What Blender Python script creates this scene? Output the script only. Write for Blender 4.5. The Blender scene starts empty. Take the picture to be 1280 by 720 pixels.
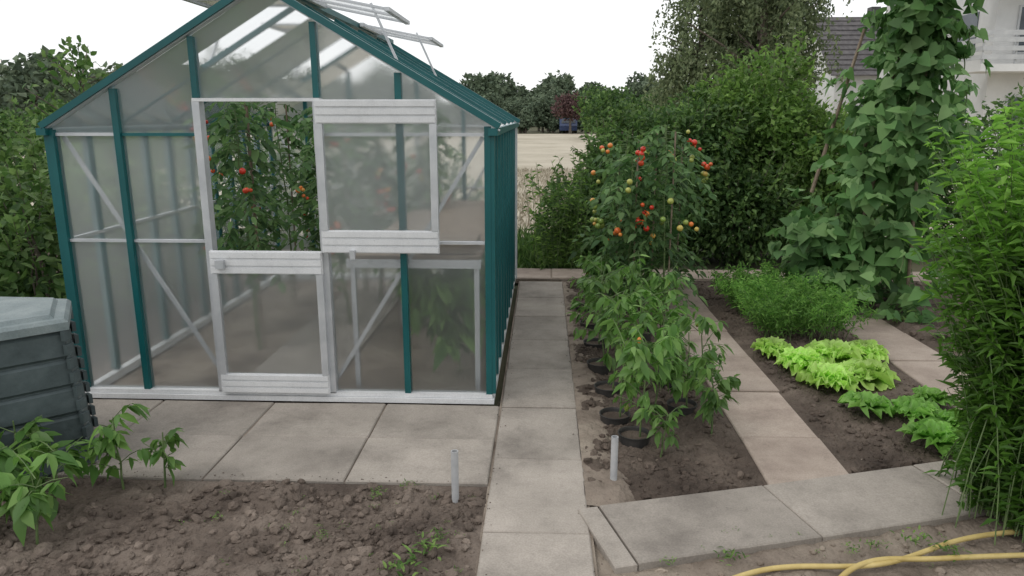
import bpy, math, numpy as np
from mathutils import Vector
R=np.random.default_rng(7)
sc=bpy.context.scene
sc.view_settings.view_transform='Standard'
try: sc.view_settings.look='None'
except Exception: pass
sc.view_settings.exposure=0
def YM(y): return 1.19*y+.07      # metres along the path axis

# ---------------------------------------------------------------- helpers
def nrm(a):
    a=np.asarray(a,float); return a/(np.linalg.norm(a,axis=-1,keepdims=True)+1e-9)
_T=np.random.default_rng(3).random((256,256))
def vn(x,y):
    xi=np.floor(x).astype(int); yi=np.floor(y).astype(int); fx=x-xi; fy=y-yi
    fx=fx*fx*(3-2*fx); fy=fy*fy*(3-2*fy)
    a=_T[xi%256,yi%256];b=_T[(xi+1)%256,yi%256];c=_T[xi%256,(yi+1)%256];d=_T[(xi+1)%256,(yi+1)%256]
    return (a*(1-fx)+b*fx)*(1-fy)+(c*(1-fx)+d*fx)*fy-.5
class MB:
    def __init__(s): s.v=[];s.n=0;s.l=[];s.c=[];s.m=[];s.r=[]
    def add(s,V,F,mat=0,rnd=0.5):
        V=np.asarray(V,float).reshape(-1,3);F=np.asarray(F,int)
        if F.ndim==1:F=F[None]
        s.v.append(V);s.l.append((F+s.n).ravel());s.c.append(np.full(len(F),F.shape[1]));s.m.append(np.full(len(F),mat))
        s.r.append(np.broadcast_to(np.asarray(rnd,float),(len(V),)).copy());s.n+=len(V)
    def box(s,x0,x1,y0,y1,z0,z1,mat=0,rnd=.5):
        V=[(x,y,z) for z in(z0,z1) for y in(y0,y1) for x in(x0,x1)]
        s.add(V,[[0,2,3,1],[4,5,7,6],[0,1,5,4],[2,6,7,3],[0,4,6,2],[1,3,7,5]],mat,rnd)
    def beam(s,p,q,w,d,up=(0,1,0),mat=0,rnd=.5):
        p=np.array(p,float);q=np.array(q,float);D=nrm(q-p);U=np.array(up,float);S=nrm(np.cross(D,U));U=np.cross(S,D)
        V=[]
        for o in(p,q):
            for a,b in((-1,-1),(1,-1),(1,1),(-1,1)): V.append(o+S*a*w/2+U*b*d/2)
        s.add(V,[[0,1,2,3],[7,6,5,4],[0,4,5,1],[1,5,6,2],[2,6,7,3],[3,7,4,0]],mat,rnd)
    def tube(s,pts,r0,r1,k=6,mat=0,rnd=.5,cap=True):
        pts=np.asarray(pts,float);n=len(pts);T=nrm(np.gradient(pts,axis=0))
        ref=np.array([.31,.2,.93]);
        if abs(nrm(pts[-1]-pts[0])@nrm(ref))>.9: ref=np.array([1,.1,.05])
        A=nrm(np.cross(T,ref));B=np.cross(T,A);a=np.arange(k)*2*np.pi/k
        rr=np.linspace(r0,r1,n)[:,None,None]
        V=pts[:,None]+rr*(A[:,None]*np.cos(a)[None,:,None]+B[:,None]*np.sin(a)[None,:,None])
        F=[]
        for i in range(n-1):
            for j in range(k): F.append([i*k+j,i*k+(j+1)%k,(i+1)*k+(j+1)%k,(i+1)*k+j])
        s.add(V,F,mat,rnd)
        if cap: s.add(V[-1],[list(range(k))],mat,rnd); s.add(V[0],[list(range(k))[::-1]],mat,rnd)
    def build(s,name,mats,parent=None,smooth=False):
        me=bpy.data.meshes.new(name);V=np.concatenate(s.v);L=np.concatenate(s.l);C=np.concatenate(s.c)
        me.vertices.add(len(V));me.vertices.foreach_set('co',V.ravel().astype(np.float32))
        me.loops.add(len(L));me.loops.foreach_set('vertex_index',L.astype(np.int32))
        me.polygons.add(len(C));me.polygons.foreach_set('loop_start',np.concatenate([[0],np.cumsum(C)[:-1]]).astype(np.int32))
        for m in (mats if isinstance(mats,(list,tuple)) else [mats]): me.materials.append(m)
        me.polygons.foreach_set('material_index',np.concatenate(s.m).astype(np.int32))
        me.polygons.foreach_set('use_smooth',np.full(len(C),smooth))
        a=me.attributes.new('rnd','FLOAT','POINT');a.data.foreach_set('value',np.concatenate(s.r).astype(np.float32))
        me.update(calc_edges=True)
        o=bpy.data.objects.new(name,me);sc.collection.objects.link(o)
        if parent:o.parent=parent
        return o
def empty(name):
    o=bpy.data.objects.new(name,None);sc.collection.objects.link(o);return o

HI_V=np.array([(0,0,0),(.25,.40,.05),(.6,.40,.04),(1,0,0),(.6,-.40,.04),(.25,-.40,.05),(.25,0,-.01),(.6,0,-.01)],float)
HI_F=np.array([(0,5,6),(0,6,1),(6,5,4),(6,4,7),(6,7,2),(6,2,1),(7,4,3),(7,3,2)])
LO_V=np.array([(0,0,0),(.42,.5,.1),(1,0,0),(.42,-.5,.1)],float);LO_F=np.array([(0,3,2),(0,2,1)])
HEART=np.array([(.05,0,0),(-.08,.3,.03),(.15,.5,.03),(.5,.36,.02),(1,0,0),(.5,-.36,.02),(.15,-.5,.03),(-.08,-.3,.03),(.45,0,-.03)],float)
HEART_F=np.array([(0,1,2),(0,2,8),(8,2,3),(8,3,4),(8,4,5),(8,5,6),(8,6,0),(0,6,7)])
def leaves(mb,P,D,N,L,W,mat=0,kind='lo',rnd=None,curl=.25):
    P=np.asarray(P,float).reshape(-1,3);n=len(P)
    T,F={'lo':(LO_V,LO_F),'hi':(HI_V,HI_F),'heart':(HEART,HEART_F)}[kind]
    D=nrm(D);S=nrm(np.cross(N,D));N2=np.cross(D,S)
    L=np.broadcast_to(np.asarray(L,float),(n,))[:,None,None];W=np.broadcast_to(np.asarray(W,float),(n,))[:,None,None]
    c=np.broadcast_to(np.asarray(curl,float),(n,))[:,None,None]
    x=T[None,:,0:1];y=T[None,:,1:2];z=T[None,:,2:3]-c*x*x
    V=P[:,None]+D[:,None]*x*L+S[:,None]*y*W+N2[:,None]*z*L
    FF=(F[None]+(np.arange(n)*len(T))[:,None,None]).reshape(-1,3)
    if rnd is None:rnd=R.random(n)
    mb.add(V.reshape(-1,3),FF,mat,np.repeat(np.broadcast_to(rnd,(n,)),len(T)))
def ico(sub=1):
    import bmesh
    bm=bmesh.new();bmesh.ops.create_icosphere(bm,subdivisions=sub,radius=1)
    V=np.array([v.co[:] for v in bm.verts]);F=np.array([[v.index for v in f.verts] for f in bm.faces]);bm.free();return V,F
I1=ico(1);I2=ico(2);I3=ico(3)
def blobs(mb,P,rad,I,mat=0,rnd=None,jit=0.,sq=(1,1,1),aniso=0.):
    P=np.asarray(P,float).reshape(-1,3);n=len(P);V,F=I;rad=np.broadcast_to(rad,(n,))
    j=1+jit*(R.random((n,len(V)))-.5)
    an=1+aniso*(R.random((n,1,3))-.5);a=R.uniform(0,6.28,n)
    VV=V[None]*j[:,:,None]*an*rad[:,None,None]*np.array(sq)
    if aniso:
        c=np.cos(a)[:,None];s_=np.sin(a)[:,None];VV=np.stack([VV[...,0]*c-VV[...,1]*s_,VV[...,0]*s_+VV[...,1]*c,VV[...,2]+.35*VV[...,0]*(R.random((n,1))-.5)],-1)
    VV=VV+P[:,None]
    if rnd is None:rnd=R.random(n)
    mb.add(VV.reshape(-1,3),(F[None]+(np.arange(n)*len(V))[:,None,None]).reshape(-1,3),mat,np.repeat(rnd,len(V)))

# ---------------------------------------------------------------- materials
def newmat(name):
    m=bpy.data.materials.new(name);m.use_nodes=True;nt=m.node_tree;nt.nodes.clear()
    out=nt.nodes.new('ShaderNodeOutputMaterial');return m,nt,out
def ramp(nt,cols):
    r=nt.nodes.new('ShaderNodeValToRGB');e=r.color_ramp.elements
    while len(e)<len(cols):e.new(.5)
    for i,(p,c) in enumerate(cols): e[i].position=p;e[i].color=(*c,1)
    return r
def leafmat(name,c0,c1,c2,rough=.5,trans=.35):
    m,nt,out=newmat(name);N=nt.nodes.new;Lk=nt.links.new
    a=N('ShaderNodeAttribute');a.attribute_name='rnd'
    r=ramp(nt,[(0,c0),(.55,c1),(1,c2)]);Lk(a.outputs['Fac'],r.inputs['Fac'])
    tc=N('ShaderNodeTexCoord');nz=N('ShaderNodeTexNoise');nz.inputs['Scale'].default_value=2.2;nz.inputs['Detail'].default_value=3
    Lk(tc.outputs['Object'],nz.inputs['Vector'])
    mr=N('ShaderNodeMapRange');mr.inputs[1].default_value=.35;mr.inputs[2].default_value=.65;mr.inputs[3].default_value=.72;mr.inputs[4].default_value=1.25
    Lk(nz.outputs['Fac'],mr.inputs[0])
    mul=N('ShaderNodeVectorMath');mul.operation='SCALE';Lk(r.outputs['Color'],mul.inputs[0]);Lk(mr.outputs[0],mul.inputs['Scale'])
    p=N('ShaderNodeBsdfPrincipled');p.inputs['Roughness'].default_value=rough;p.inputs['Specular IOR Level'].default_value=.3;Lk(mul.outputs[0],p.inputs['Base Color'])
    t=N('ShaderNodeBsdfTranslucent');hs=N('ShaderNodeHueSaturation');hs.inputs['Value'].default_value=1.7;hs.inputs['Saturation'].default_value=1.05
    Lk(mul.outputs[0],hs.inputs['Color']);Lk(hs.outputs[0],t.inputs['Color'])
    mx=N('ShaderNodeMixShader');mx.inputs[0].default_value=trans;Lk(p.outputs[0],mx.inputs[1]);Lk(t.outputs[0],mx.inputs[2]);Lk(mx.outputs[0],out.inputs[0]);return m
def surf(name,c0,c1,scale=6,rough=.8,bump=.2,bscale=40,metal=0,mid=None,usernd=0,bdist=.01,spec=.5,stain=0):
    m,nt,out=newmat(name);N=nt.nodes.new;Lk=nt.links.new
    tc=N('ShaderNodeTexCoord');nz=N('ShaderNodeTexNoise');nz.inputs['Scale'].default_value=scale;nz.inputs['Detail'].default_value=8;nz.inputs['Roughness'].default_value=.62
    Lk(tc.outputs['Object'],nz.inputs['Vector'])
    cols=[(.32,c0),(.68,c1)] if mid is None else [(.3,c0),(.5,mid),(.7,c1)]
    r=ramp(nt,cols);Lk(nz.outputs['Fac'],r.inputs['Fac']);col=r.outputs['Color']
    def scl(col,fac_out,lo,hi,a,b):
        mr=N('ShaderNodeMapRange');mr.inputs[1].default_value=lo;mr.inputs[2].default_value=hi;mr.inputs[3].default_value=a;mr.inputs[4].default_value=b;Lk(fac_out,mr.inputs[0])
        mu=N('ShaderNodeVectorMath');mu.operation='SCALE';Lk(col,mu.inputs[0]);Lk(mr.outputs[0],mu.inputs['Scale']);return mu.outputs[0]
    if usernd:
        a=N('ShaderNodeAttribute');a.attribute_name='rnd';col=scl(col,a.outputs['Fac'],0,1,1-usernd,1+usernd)
    if stain:
        n3=N('ShaderNodeTexNoise');n3.inputs['Scale'].default_value=130;n3.inputs['Detail'].default_value=3;Lk(tc.outputs['Object'],n3.inputs['Vector']);col=scl(col,n3.outputs['Fac'],.35,.65,1-stain,1+stain*.7)
        n4=N('ShaderNodeTexNoise');n4.inputs['Scale'].default_value=14;n4.inputs['Detail'].default_value=8;n4.inputs['Roughness'].default_value=.75;Lk(tc.outputs['Object'],n4.inputs['Vector']);col=scl(col,n4.outputs['Fac'],.30,.48,1-stain*1.6,1)
        n5=N('ShaderNodeTexVoronoi');n5.inputs['Scale'].default_value=22;Lk(tc.outputs['Object'],n5.inputs['Vector']);col=scl(col,n5.outputs['Distance'],.03,.10,.76,1)
    p=N('ShaderNodeBsdfPrincipled');p.inputs['Roughness'].default_value=rough;p.inputs['Metallic'].default_value=metal;p.inputs['Specular IOR Level'].default_value=spec
    Lk(col,p.inputs['Base Color'])
    if bump:
        n2=N('ShaderNodeTexNoise');n2.inputs['Scale'].default_value=bscale;n2.inputs['Detail'].default_value=6;Lk(tc.outputs['Object'],n2.inputs['Vector'])
        b=N('ShaderNodeBump');b.inputs['Strength'].default_value=bump;b.inputs['Distance'].default_value=bdist;Lk(n2.outputs['Fac'],b.inputs['Height']);Lk(b.outputs[0],p.inputs['Normal'])
    Lk(p.outputs[0],out.inputs[0]);return m

M_teal=surf('teal_paint',(.0,.075,.08),(.004,.105,.11),3,.4,.03,60)
M_alu=surf('aluminium',(.5,.52,.54),(.64,.65,.67),8,.4,.03,80,metal=.45)
M_white=surf('white_profile',(.62,.63,.64),(.74,.745,.75),5,.45,.02,60,stain=.06)
M_slab=surf('concrete_slab',(.22,.195,.17),(.41,.365,.32),2.4,.9,.4,90,mid=(.33,.295,.257),usernd=.12,bdist=.004,stain=.11,spec=.3)
M_slabp=surf('pink_slab',(.24,.19,.16),(.43,.36,.305),2.4,.9,.4,90,mid=(.35,.287,.24),usernd=.12,bdist=.004,stain=.11,spec=.3)
M_soil=surf('soil',(.075,.058,.048),(.25,.205,.17),2.6,.95,.9,55,mid=(.155,.123,.101),usernd=.3,bdist=.02,spec=.2)
M_soilw=surf('damp_soil',(.05,.038,.031),(.20,.16,.13),2.4,.95,.9,55,mid=(.115,.09,.073),usernd=.3,bdist=.02,spec=.2)
M_soild=surf('dry_soil',(.11,.086,.068),(.34,.29,.235),2.2,.95,.8,55,mid=(.24,.197,.16),usernd=.25,bdist=.015,spec=.2)
M_ground=surf('ground',(.05,.06,.03),(.16,.14,.09),.7,.95,.5,20,mid=(.10,.1,.055))
M_field=surf('wheat_field',(.34,.30,.22),(.54,.49,.39),.35,.95,.6,9,mid=(.46,.41,.32),stain=.12)
M_stem=surf('green_stem',(.07,.12,.04),(.14,.2,.07),20,.6,0)
M_wood=surf('wood',(.14,.1,.07),(.28,.22,.16),14,.8,.3,60)
M_bark=surf('bark',(.07,.055,.045),(.2,.17,.14),10,.9,.5,40)
M_pot=surf('black_plastic',(.018,.018,.019),(.05,.045,.04),10,.6,.05,50)
M_pipe=surf('grey_pipe',(.36,.37,.38),(.5,.5,.5),12,.5,.05,50)
M_comp=surf('slate_plastic',(.038,.054,.056),(.09,.115,.117),7,.6,.35,45,mid=(.06,.082,.085),bdist=.006)
M_lid=surf('lid_plastic',(.16,.20,.205),(.26,.30,.30),6,.6,.15,45,stain=.1)
M_hose=surf('hose_rubber',(.46,.34,.11),(.64,.51,.22),9,.5,.05,80)
L_pep=leafmat('pepper_leaf',(.06,.14,.03),(.12,.235,.055),(.21,.35,.1),.42)
L_tom=leafmat('tomato_leaf',(.045,.10,.035),(.085,.165,.055),(.15,.25,.09),.6)
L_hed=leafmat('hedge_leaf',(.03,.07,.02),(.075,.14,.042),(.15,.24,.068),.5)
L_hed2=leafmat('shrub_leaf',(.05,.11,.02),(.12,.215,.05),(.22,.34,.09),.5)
L_cl=leafmat('climber_leaf',(.04,.09,.025),(.09,.165,.045),(.17,.26,.085),.55)
L_bean=leafmat('bean_leaf',(.055,.13,.04),(.11,.22,.068),(.19,.31,.12),.6)
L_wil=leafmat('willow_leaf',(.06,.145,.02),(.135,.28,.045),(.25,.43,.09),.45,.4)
L_lett=leafmat('lettuce_leaf',(.24,.42,.07),(.40,.61,.14),(.58,.76,.28),.4,.35)
L_lett2=leafmat('lettuce_leaf_dark',(.12,.28,.05),(.22,.45,.09),(.36,.6,.16),.4,.35)
L_car=leafmat('carrot_leaf',(.08,.19,.04),(.15,.31,.065),(.24,.42,.1),.6)
L_bir=leafmat('birch_leaf',(.07,.10,.05),(.14,.18,.09),(.22,.26,.15),.6)
L_far=leafmat('far_tree_leaf',(.07,.10,.065),(.11,.15,.09),(.16,.20,.13),.8,.1)
L_farred=leafmat('red_tree_leaf',(.08,.045,.045),(.12,.07,.07),(.16,.10,.09),.8,.1)
def fruitmat():
    m,nt,out=newmat('fruit_skin');a=nt.nodes.new('ShaderNodeAttribute');a.attribute_name='rnd'
    r=ramp(nt,[(0,(.2,.3,.06)),(.35,(.42,.42,.1)),(.6,(.7,.2,.035)),(1,(.55,.035,.015))]);nt.links.new(a.outputs['Fac'],r.inputs['Fac'])
    p=nt.nodes.new('ShaderNodeBsdfPrincipled');p.inputs['Roughness'].default_value=.25;nt.links.new(r.outputs[0],p.inputs['Base Color']);nt.links.new(p.outputs[0],out.inputs[0]);return m
M_fruit=fruitmat()
def polymat(name,fr_,body,rgh,fi):
    m,nt,out=newmat(name);N=nt.nodes.new;Lk=nt.links.new
    tr=N('ShaderNodeBsdfTransparent');tr.inputs[0].default_value=(.98,.985,.985,1)
    rf=N('ShaderNodeBsdfRefraction');rf.inputs['Roughness'].default_value=rgh;rf.inputs['IOR'].default_value=1.03;rf.inputs[0].default_value=(.98,.985,.985,1)
    tl=N('ShaderNodeBsdfTranslucent');tl.inputs[0].default_value=(.92,.95,.96,1)
    df=N('ShaderNodeBsdfDiffuse');df.inputs[0].default_value=(.62,.64,.64,1)
    gl=N('ShaderNodeBsdfGlossy');gl.inputs['Roughness'].default_value=.2
    m1=N('ShaderNodeMixShader');m1.inputs[0].default_value=fr_;Lk(tr.outputs[0],m1.inputs[1]);Lk(rf.outputs[0],m1.inputs[2])
    m2=N('ShaderNodeMixShader');m2.inputs[0].default_value=.25;Lk(tl.outputs[0],m2.inputs[1]);Lk(df.outputs[0],m2.inputs[2])
    m3=N('ShaderNodeMixShader');m3.inputs[0].default_value=body;Lk(m1.outputs[0],m3.inputs[1]);Lk(m2.outputs[0],m3.inputs[2])
    fr=N('ShaderNodeFresnel');fr.inputs[0].default_value=fi
    m4=N('ShaderNodeMixShader');Lk(fr.outputs[0],m4.inputs[0]);Lk(m3.outputs[0],m4.inputs[1]);Lk(gl.outputs[0],m4.inputs[2])
    Lk(m4.outputs[0],out.inputs[0]);return m
M_poly=polymat('twinwall_polycarbonate',.72,.24,.38,1.25)
M_polyr=polymat('roof_polycarbonate',.0,.22,.2,1.06)

# ---------------------------------------------------------------- world, sun, camera
w=bpy.data.worlds.new('World');sc.world=w;w.use_nodes=True;nt=w.node_tree;nt.nodes.clear();N=nt.nodes.new;Lk=nt.links.new
out=N('ShaderNodeOutputWorld');bg=N('ShaderNodeBackground');bg.inputs[1].default_value=.127
sky=N('ShaderNodeTexSky');sky.sky_type='NISHITA';sky.sun_disc=False;sky.sun_elevation=math.radians(52);sky.sun_rotation=math.radians(-60)
tc=N('ShaderNodeTexCoord');mp=N('ShaderNodeMapping');mp.inputs['Scale'].default_value=(1,1,3);Lk(tc.outputs['Generated'],mp.inputs[0])
nz=N('ShaderNodeTexNoise');nz.inputs['Scale'].default_value=1.6;nz.inputs['Detail'].default_value=6;Lk(mp.outputs[0],nz.inputs['Vector'])
r=ramp(nt,[(.32,(.76,.78,.80)),(.62,(1,1,1))]);Lk(nz.outputs['Fac'],r.inputs['Fac'])
vs=N('ShaderNodeVectorMath');vs.operation='SCALE';vs.inputs['Scale'].default_value=9.6;Lk(r.outputs[0],vs.inputs[0])
mx=N('ShaderNodeMixRGB');mx.inputs[0].default_value=.9;Lk(sky.outputs[0],mx.inputs[1]);Lk(vs.outputs[0],mx.inputs[2])
Lk(mx.outputs[0],bg.inputs[0]);Lk(bg.outputs[0],out.inputs[0])
sd=bpy.data.lights.new('sun','SUN');sd.energy=.85;sd.angle=math.radians(28);sd.color=(1,.96,.9)
so=bpy.data.objects.new('sun',sd);sc.collection.objects.link(so)
az=math.radians(-60);el=math.radians(52)
dv=Vector((math.sin(az)*math.cos(el),math.cos(az)*math.cos(el)*-1,math.sin(el)))
so.rotation_euler=dv.to_track_quat('Z','Y').to_euler()
cd=bpy.data.cameras.new('camera');cd.sensor_width=36;cd.lens=918/1280*36;cd.clip_end=2500;cd.clip_start=.05
co=bpy.data.objects.new('camera',cd);sc.collection.objects.link(co);co.location=(0,0,1.7)
co.rotation_euler=(math.radians(90-13.23),0,math.radians(2.43));sc.camera=co

# ---------------------------------------------------------------- ground
mb=MB()
gx=np.concatenate([[-1200,-500,-200],np.linspace(-100,100,41),[200,500,1200]]);gy=np.concatenate([[-300,-50,-5],np.linspace(0,200,60),[300,500,1200]])
X,Y=np.meshgrid(gx,gy);Z=-.09+np.where(Y>85,(Y-85)*.02,0)*(1+vn(X*.02,Y*.02))
Z=np.minimum(Z,9);nx=len(gx);ny=len(gy)
idx=(np.arange(ny-1)[:,None]*nx+np.arange(nx-1)).ravel();F=np.stack([idx,idx+1,idx+nx+1,idx+nx],1)
mb.add(np.stack([X,Y,Z],-1),F);mb.build('ground',M_ground,smooth=True)
mb=MB();gx=np.linspace(-60,60,60);gy=np.linspace(10.5,72,50);X,Y=np.meshgrid(gx,gy);Z=-.05+.05*vn(X*.3,Y*.3)+.02
idx=(np.arange(49)[:,None]*60+np.arange(59)).ravel();F=np.stack([idx,idx+1,idx+61,idx+60],1);mb.add(np.stack([X,Y,Z],-1),F)
n=9000;sx=R.uniform(-1.5,4,n);sy=R.uniform(10.6,24,n)**1.0;blades=np.stack([sx,sy,np.full(n,-.03)],1)
leaves(mb,blades,R.normal(0,.35,(n,3))+[0,0,1],R.normal(size=(n,3))+[0,-1,0],R.uniform(.05,.16,n),.02,0,'lo')
mb.build('wheat_field',M_field,smooth=True)
mb=MB();n=3500;sx=R.uniform(-1.2,1.3,n);sy=R.uniform(8.3,10.9,n);leaves(mb,np.stack([sx,sy,np.full(n,-.09)],1),R.normal(0,.5,(n,3))+[0,0,1],R.normal(size=(n,3))+[0,-1,0],R.uniform(.08,.25,n),.02,0,'lo');mb.build('grass',L_cl)

TA=math.tan(math.radians(16.4))
def on_cross(x,y):
    yy=y-(2.736+(x-.225)*TA);return (np.abs(yy)<.25)&(x>.2)
def soilh(x,y,amp=1.):
    return amp*(.045*vn(x*2.3,y*2.3)+.035*vn(x*7+9,y*7)+.022*vn(x*21,y*21+5)+.014*vn(x*55,y*55)+.008*vn(x*120,y*120))
def bed(name,x0,x1,y0,y1,res,mat,amp=1.,clods=1000,cs=.012,base=-.014,edge=.06):
    y0=YM(y0);y1=YM(y1)
    nx=int((x1-x0)/res)+1;ny=int((y1-y0)/res)+1
    gx=np.linspace(x0,x1,nx);gy=np.linspace(y0,y1,ny);X,Y=np.meshgrid(gx,gy)
    def hh(X,Y):
        e=np.minimum.reduce([X-x0,x1-X,Y-y0,y1-Y]);k=np.clip(e/edge,0,1)
        h=base+soilh(X,Y,amp)*k+.012*k
        return np.where(on_cross(X,Y),np.minimum(h,-.02),h)
    mb=MB();idx=(np.arange(ny-1)[:,None]*nx+np.arange(nx-1)).ravel();F=np.stack([idx,idx+1,idx+nx+1,idx+nx],1)
    mb.add(np.stack([X,Y,hh(X,Y)],-1),F,0,.4)
    cx=R.uniform(x0+.03,x1-.03,clods);cy=R.uniform(y0+.03,y1-.03,clods);k=~on_cross(cx,cy)&(vn(cx*3,cy*3+7)+R.normal(0,.2,clods)>-.15);cx=cx[k];cy=cy[k]
    rad=cs*(.18+R.random(len(cx))**5*2.0)
    blobs(mb,np.stack([cx,cy,hh(cx,cy)+rad*.15],1),rad,I2,0,R.random(len(cx))*.8+.1,.4,(1,1,.75),.8)
    return mb.build(name,mat,smooth=False)
bed('soil_bed',-3.6,-.236,1.35,2.60,.011,M_soil,1.0,11000,.013)
bed('soil_bed',.205,1.085,2.4,6.42,.014,M_soilw,1.0,4500,.012)
bed('soil_bed',1.505,2.475,2.6,6.42,.016,M_soilw,1.0,3500,.012)
bed('soil_bed',2.915,5.6,2.6,6.42,.03,M_soilw,1.0,2500,.015)
bed('soil_bed',.203,3.2,1.2,2.95,.016,M_soild,.6,3500,.009,base=-.035)
bed('soil_bed',-7,-2.8,2.60,8,.05,M_soil,1.2,500,.02,base=-.03)
mb=MB();gx=np.linspace(.207,.44,18);gy=np.linspace(3.0,7.5,260);X,Y=np.meshgrid(gx,gy);e=np.clip((.44-X)/.1+.5*vn(Y*4,X*9),0,1)
Z=-.05+.055*np.minimum(e*1.4,1)+.014*vn(X*30,Y*30)+.02*vn(X*8,Y*8);idx=(np.arange(259)[:,None]*18+np.arange(17)).ravel()
mb.add(np.stack([X,Y,Z],-1),np.stack([idx,idx+1,idx+19,idx+18],1));mb.build('sandy_soil',M_soild)

def slab(mb,cx,cy,lx,ly,ang=0,zt=0.,mat=0):
    g=.004;c=.006;a=ang+R.normal(0,.005);ca,sa=math.cos(a),math.sin(a);zt=zt+R.uniform(-.005,.005);tx,ty=R.normal(0,.005,2)
    V=[]
    for (ins,z) in((0,-.06),(0,-c),(c,0)):
        for sx,sy in((-1,-1),(1,-1),(1,1),(-1,1)):
            x=sx*(lx/2-g-ins);y=sy*(ly/2-g-ins);V.append((cx+x*ca-y*sa,cy+x*sa+y*ca,zt+z+tx*x+ty*y))
    rn=R.random()
    mb.add(V,[[0,1,5,4],[1,2,6,5],[2,3,7,6],[3,0,4,7],[4,5,9,8],[5,6,10,9],[6,7,11,10],[7,4,8,11],[8,9,10,11]],mat,rn)
def bedding(mb,x0,x1,y0,y1): mb.box(x0,x1,y0,y1,-.06,-.012,1)
mb=MB();bedding(mb,-.25,.222,.3,7.6)
y=YM(2.26)
for k in range(-4,8):
    if y+.68*k+.68<7.75: slab(mb,-.014,y+.68*(k+.5),.456,.68)
mb.build('paved_path',[M_slab,M_soild])
mb=MB();bedding(mb,-3.7,-.251,3.17,4.14)
for r_ in range(2):
    for k in range(5): slab(mb,-.247-.69*(k+.5),3.165+.49*(r_+.5),.69,.49)
mb.build('paved_path',[M_slab,M_soild])
mb=MB();bedding(mb,1.09,1.5,3.2,7.7)
for k in range(7): slab(mb,1.295,3.08+.68*(k+.5),.43,.68)
mb.build('paved_path',[M_slabp,M_soild])
mb=MB();bedding(mb,2.48,2.91,3.1,7.7)
for k in range(7): slab(mb,2.695,3.05+.68*(k+.5),.44,.68)
mb.build('paved_path',[M_slabp,M_soild])
mb=MB()
a=math.radians(16.4);ox,oy=.225,2.736;s=0
for L_ in(.1,.82,.84,.8,.8): 
    s+=L_/2;slab(mb,ox+s*math.cos(a),oy+s*math.sin(a)-.005,L_,.45,a,.006);s+=L_/2
mb.build('paved_path',M_slab)
mb=MB();bedding(mb,-.7,5.6,7.71,8.25)
for k in range(9): slab(mb,-.6+.7*k+.35,7.98,.7,.5)
mb.build('paved_path',[M_slabp,M_soild])
mb=MB();n=360
px=np.concatenate([R.normal(-.24,.025,120),R.normal(.21,.02,120),R.uniform(-3,-.25,120)]);py=np.concatenate([R.uniform(2.3,7,240),3.165+np.abs(R.normal(0,.03,120))])
blobs(mb,np.stack([px,py,np.full(n,.003)],1),R.uniform(.001,.004,n),I1,0,None,.4,(1,1,.7),.6);mb.build('soil_crumbs',M_soil)

# ---------------------------------------------------------------- greenhouse
GH=empty('greenhouse')
xl,xr,yf,yb,xa,ze,zr=-2.82,-.315,4.20,7.62,-1.55,1.63,2.37
def rz(x): return ze+(zr-ze)*(1-abs(x-xa)/1.27)
T=MB();A=MB();P=MB();Wt=MB()
XD0,XD1=-1.955,-1.27
for y in(yf,yb):
    for x in(xl,-2.43,-.81,xr): T.box(x-.018,x+.018,y-.03,y+.03,.05,rz(x)-.01)
    for x in(XD0,XD1):
        A.box(x-.021,x+.021,y-.035,y+.03,.05,1.775);T.box(x-.016,x+.016,y-.03,y+.03,1.795,rz(x)-.01)
    for z0,z1,t in((1.585,1.603,1),(.97,.986,0)):
        A.box(xl+.02,-2.45,y-.012,y+.02,z0,z1);(T if t else A).box(-2.41,XD0-.022,y-.014,y+.02,z0,z1)
        A.box(XD1+.022,-.83,y-.012,y+.02,z0,z1);A.box(-.79,xr-.02,y-.012,y+.02,z0,z1)
    Wt.box(XD0-.02,XD1+.02,y-.034,y+.028,1.776,1.794)
    A.beam((xl+.03,y+.045,1.58),(XD0,y+.045,.1),.024,.012);A.beam((xr-.03,y+.045,1.58),(XD1,y+.045,.1),.024,.012)
    Wt.box(xl-.03,xr+.03,y-.05,y+.04,.0,.03);Wt.box(xl-.02,xr+.02,y-.035,y+.03,.032,.055)
    for sx in(-1,1):
        xe=xa+sx*1.305;zz=ze-.02
        T.beam((xa,y-.03,zr+.03),(xe,y-.03,zz+.03),.036,.06)
        A.beam((xa,y-.02,zr+.006),(xe,y-.02,zz+.006),.008,.045)
def poly(pts,M=P): M.add(pts,[list(range(len(pts)))])
for y in(yf,yb):
    for a_,b_ in((xl,-2.43),(-2.43,XD0),(XD1,-.81),(-.81,xr)):
        poly([(a_,y,.05),(b_,y,.05),(b_,y,rz(b_)),(a_,y,rz(a_))])
    poly([(XD0,y,1.79),(XD1,y,1.79),(XD1,y,rz(XD1)),(xa,y,zr),(XD0,y,rz(XD0))])
poly([(XD0,yb,.05),(XD1,yb,.05),(XD1,yb,1.79),(XD0,yb,1.79)])
NB=10
bays=np.linspace(yf,yb,NB+1);PR=MB()
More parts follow.
